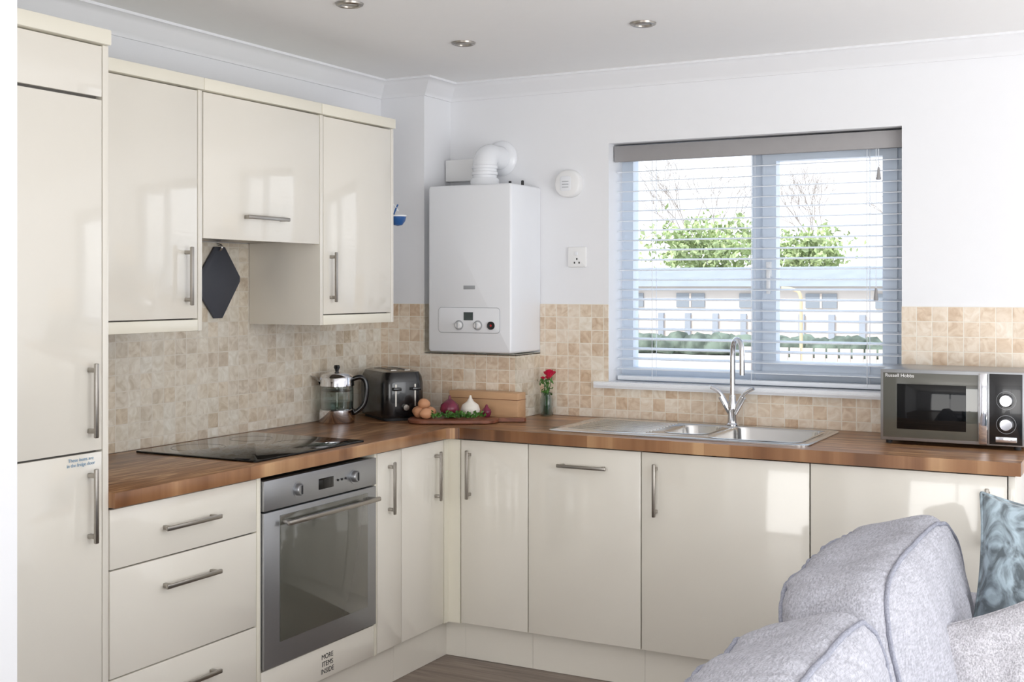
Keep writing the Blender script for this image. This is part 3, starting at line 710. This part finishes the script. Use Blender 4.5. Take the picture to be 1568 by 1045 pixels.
def sbox(name,x0,x1,y0,y1,z0,z1,e=9,wr=0.002,pip=False,seed=0,bulge=0,cz=.8,n=16):
    Mx=Matrix.Translation(((x0+x1)/2,(y0+y1)/2,(z0+z1)/2))
    return superbox(name,(x1-x0,y1-y0,z1-z0),Mx,M['fabric'],sf,e,n,wr,seed,pip,cz,bulge)
sbox('back_frame',2.17,2.34,-3.12,-1.06,0.06,0.56)
sbox('base_frame',2.20,3.08,-3.12,-1.06,0.06,0.30)
sbox('arm_far',2.22,3.10,-1.10,-0.93,0.06,0.58)
sbox('arm_near',2.22,3.10,-3.26,-3.09,0.06,0.56)
sbox('seat_cushion_1',2.36,3.10,-3.08,-2.10,0.28,0.45,e=6,seed=3)
sbox('seat_cushion_2',2.36,3.10,-2.08,-1.11,0.28,0.45,e=6,seed=5)
for a in (2.26,3.02):
    for b in (-3.17,-1.0): lathe('leg',[(0,0),(0.02,0),(0.026,0.07),(0,0.07)],M['board'],(a,b,0.001),sf,16)
tl=math.radians(-13)
for i,(cy,L,cz_,h,rx,dr,ex) in enumerate(((-2.585,0.93,0.590,0.445,0.5,0.10,4.6),(-1.645,0.99,0.605,0.475,0.5,0.04,5.0))):
    Mx=Matrix.Translation((2.465,cy,cz_))@Matrix.Rotation(tl,4,'Y')@Matrix.Rotation(math.radians(rx),4,'X')
    superbox('back_cushion_%d'%(i+1),(0.27,L,h),Mx,M['fabric'],sf,ex,88,0.012,10+i*7,True,0.82,0.20,0.0045,dr)

def pillow(name,w_,T_,Mx,m,n=40,seed=0,pipm=None):
    e=P(name,Mx.translation)
    bm=bmesh.new()
    for s in (1,-1):
        g=[]
        for i in range(n+1):
            row=[]
            for j in range(n+1):
                u=-1+2*i/n; v=-1+2*j/n
                x=w_/2*u*(1-.09*(1-v*v)); y=w_/2*v*(1-.09*(1-u*u))
                t=T_/2*max(0,(1-u**2)*(1-v**2))**.42
                f=(1-u*u)*(1-v*v)
                t+= noise.noise(Vector((u*2+seed,v*2,s)))*0.024*f + noise.noise(Vector((u*6+seed,v*5,s)))*0.010*f**.5*(f>0)
                row.append(bm.verts.new((x,y,s*t)))
            g.append(row)
        for i in range(n):
            for j in range(n):
                f=(g[i][j],g[i+1][j],g[i+1][j+1],g[i][j+1])
                bm.faces.new(f if s>0 else f[::-1])
    bmesh.ops.remove_doubles(bm,verts=bm.verts,dist=0.0004)
    bm.transform(Mx)
    from_bm('cover',bm,m,e,True)
    edge=[]
    for k in range(4*n):
        q=k//n; r=-1+2*(k%n)/n
        u,v=((r,-1),(1,r),(-r,1),(-1,-r))[q]
        edge.append(Mx@Vector((w_/2*u*(1-.09*(1-v*v)),w_/2*v*(1-.09*(1-u*u)),0)))
    tube('piping',edge,0.004,pipm or m,e,True,res=2)
    return e
Mv=Matrix.Translation((2.838,-1.27,0.648))@Matrix.Rotation(math.radians(20),4,'Z')@Matrix.Rotation(math.radians(72),4,'X')@Matrix.Rotation(math.radians(-10),4,'Z')
pillow('velvet_cushion',0.48,0.16,Mv,M['velvet'],seed=3)
Ml=Matrix.Translation((2.80,-1.71,0.54))@Matrix.Rotation(math.radians(30),4,'Z')@Matrix.Rotation(math.radians(50),4,'X')@Matrix.Rotation(math.radians(16),4,'Z')
pillow('scatter_cushion',0.43,0.15,Ml,M['fabric2'],seed=8)

# ---------------------------------------------------------------- outdoors
box('ground_outside',-90,60,0.31,140,-1.1,-1.0,M['concrete'])
hs=P('neighbouring_building',(-15,56,0.3))
box('walls',-45,12,54,60,-1,1.5,M['render'],hs)
loft('roof',[[(-45.5,53.4,1.5),(12.5,53.4,1.5),(12.5,60.6,1.5),(-45.5,60.6,1.5)],[(-45.5,56.9,2.5),(12.5,56.9,2.5),(12.5,57.1,2.5),(-45.5,57.1,2.5)]],M['roof'],hs,auto=None)
boxes('windows',[(x,x+1.5,53.93,54,0.45,1.15) for x in [-42+3.3*k for k in range(16)]],M['outwin'],hs)
boxes('window_bars',[(x+.7,x+.8,53.9,53.93,0.45,1.15) for x in [-42+3.3*k for k in range(16)]],M['fence'],hs)
pf=P('panel_fence',(-12,46,-0.5))
boxes('panels',[(x,x+1.0,46,46.1,-1,0.25) for x in [-34+1.25*k for k in range(34)]],M['fence'],pf)
boxes('posts',[(x+1.0,x+1.25,45.9,46.1,-1,0.32) for x in [-34+1.25*k for k in range(34)]],M['roof'],pf)
bm=bmesh.new()
for k in range(150):
    x=-36+k*.3; r=.38+random.random()*.12
    bmesh.ops.create_icosphere(bm,subdivisions=2,radius=r,matrix=Matrix.Translation((x,38+random.uniform(-.2,.2),-.72+random.uniform(-.06,.06))))
for v in bm.verts: v.co+=Vector((noise.noise(v.co*3),noise.noise(v.co*3+Vector((5,0,0))),noise.noise(v.co*3+Vector((0,5,0)))))*.18; v.co.z=max(v.co.z,-1)
from_bm('garden_hedge',bm,M['hedge'],None,True)
gf=P('garden_fence',(0.4,8,0))
boxes('pickets',[(x,x+.105,8,8.03,-1,.82) for x in [-.95+.13*k for k in range(24)]],M['fence'],gf)
boxes('rails',[(-1.0,2.3,8.03,8.07,.55,.63),(-1.0,2.3,8.03,8.07,-.4,-.32)],M['fence'],gf)
yp=P('street_lamp_post',(-3.3,20,0))
tube('post',[(-3.5,20,-1),(-3.5,20,1.0),(-3.5,20,1.3),(-3.6,20,1.42),(-3.9,20,1.44)],0.035,M['orange'],yp)
def tree(name,x,y,h,lc,lr,nl,leafsize=.16,depth=5,seed=1):
    random.seed(seed)
    e=P(name,(x,y,0)); bm=bmesh.new()
    def seg(a,b,r0,r1):
        d=(b-a).normalized(); t=d.orthogonal().normalized(); s=d.cross(t)
        A=[bm.verts.new(a+(t*math.cos(k*1.2566)+s*math.sin(k*1.2566))*r0) for k in range(5)]
        B=[bm.verts.new(b+(t*math.cos(k*1.2566)+s*math.sin(k*1.2566))*r1) for k in range(5)]
        for k in range(5): bm.faces.new((A[k],A[(k+1)%5],B[(k+1)%5],B[k]))
    def grow(a,d,L,r,n):
        b=a+d*L; seg(a,b,r,r*.7)
        if n==0: return
        for k in range(3):
            dd=(d+Vector((random.uniform(-1,1),random.uniform(-1,1),random.uniform(-.3,.7)))*.6).normalized()
            grow(b,dd,L*random.uniform(.65,.85),r*.62,n-1)
    grow(Vector((x,y,-1)),Vector((0,0,1)),h*.27,.12,depth)
    from_bm('branches',bm,M['bark'],e)
    pts=[]
    for k in range(nl):
        v=Vector((random.gauss(0,1),random.gauss(0,1),random.gauss(0,1)))*.5
        v+=noise.noise_vector(v*2)*.6
        pts.append((lc[0]+v.x*lr[0],lc[1]+v.y*lr[0],lc[2]+v.z*lr[1]))
    if nl: leaves('foliage',pts,leafsize,M['leaf'],e)
tree('garden_tree',-20.3,62.5,5,(-20.3,62.5,3.7),(2.7,1.5),2300,.21,3,1)
tree('garden_tree',-15.0,65,5,(-15.0,65,3.4),(1.8,1.2),1400,.21,3,2)
tree('bare_tree',-24,72,12,(0,0,0),(1,1),0,.2,6,3)
tree('bare_tree',-18.2,82,13,(0,0,0),(1,1),0,.2,6,4)
tree('bare_tree',-11.5,74,10,(0,0,0),(1,1),0,.2,6,5)

# ---------------------------------------------------------------- lights
W=bpy.data.worlds.new('World'); S.world=W; W.use_nodes=True; nt=W.node_tree
bg=nt.nodes['Background']
tc=nt.nodes.new('ShaderNodeTexCoord'); sx=nt.nodes.new('ShaderNodeSeparateXYZ'); nt.links.new(tc.outputs['Generated'],sx.inputs[0])
r=nt.nodes.new('ShaderNodeValToRGB'); r.color_ramp.elements[0].position=0.0; r.color_ramp.elements[0].color=(1,1,1,1); r.color_ramp.elements[1].position=0.6; r.color_ramp.elements[1].color=(.76,.87,1,1)
nt.links.new(sx.outputs['Z'],r.inputs[0]); nt.links.new(r.outputs[0],bg.inputs['Color'])
bg.inputs['Strength'].default_value=2.05
def area(name,loc,rot,sx_,sy_,pw,col=(1,1,1)):
    l=bpy.data.lights.new(name,'AREA'); l.shape='RECTANGLE'; l.size=sx_; l.size_y=sy_; l.energy=pw; l.color=col
    o=bpy.data.objects.new(name,l); o.location=loc; o.rotation_euler=rot; S.collection.objects.link(o); return o
area('side_window_fill',(XR-.05,-3.4,1.25),(0,math.radians(102),0),1.6,3.4,52,(.95,.975,1))  # added area lamp lighting the left run, set at an unseen opening
area('patio_door_fill',(2.8,YB+.05,1.1),(math.radians(104),0,0),3.1,2.0,66,(1,.985,.96))  # added area lamp lighting the back run from behind the camera
area('ceiling_fill',(4.3,-2.4,0.35),(math.pi,0,0),1.6,3.0,56,(1,.985,.965))  # unseen upward area lamp added to brighten the ceiling, no fixture
su=bpy.data.lights.new('sun','SUN'); su.energy=3.6; su.angle=math.radians(2); su.color=(1,.96,.9)
o=bpy.data.objects.new('sun',su); o.rotation_euler=Vector((0.45,0.75,-0.75)).to_track_quat('-Z','Y').to_euler(); S.collection.objects.link(o)

# ---------------------------------------------------------------- camera
cam=bpy.data.cameras.new('camera'); cam.sensor_width=36; cam.lens=42.91; cam.shift_y=-0.0526; cam.clip_end=400
co=bpy.data.objects.new('camera',cam); co.location=(3.06,-4.70,1.457); co.rotation_euler=(math.pi/2,0,math.radians(28.2)); S.collection.objects.link(co)
S.camera=co
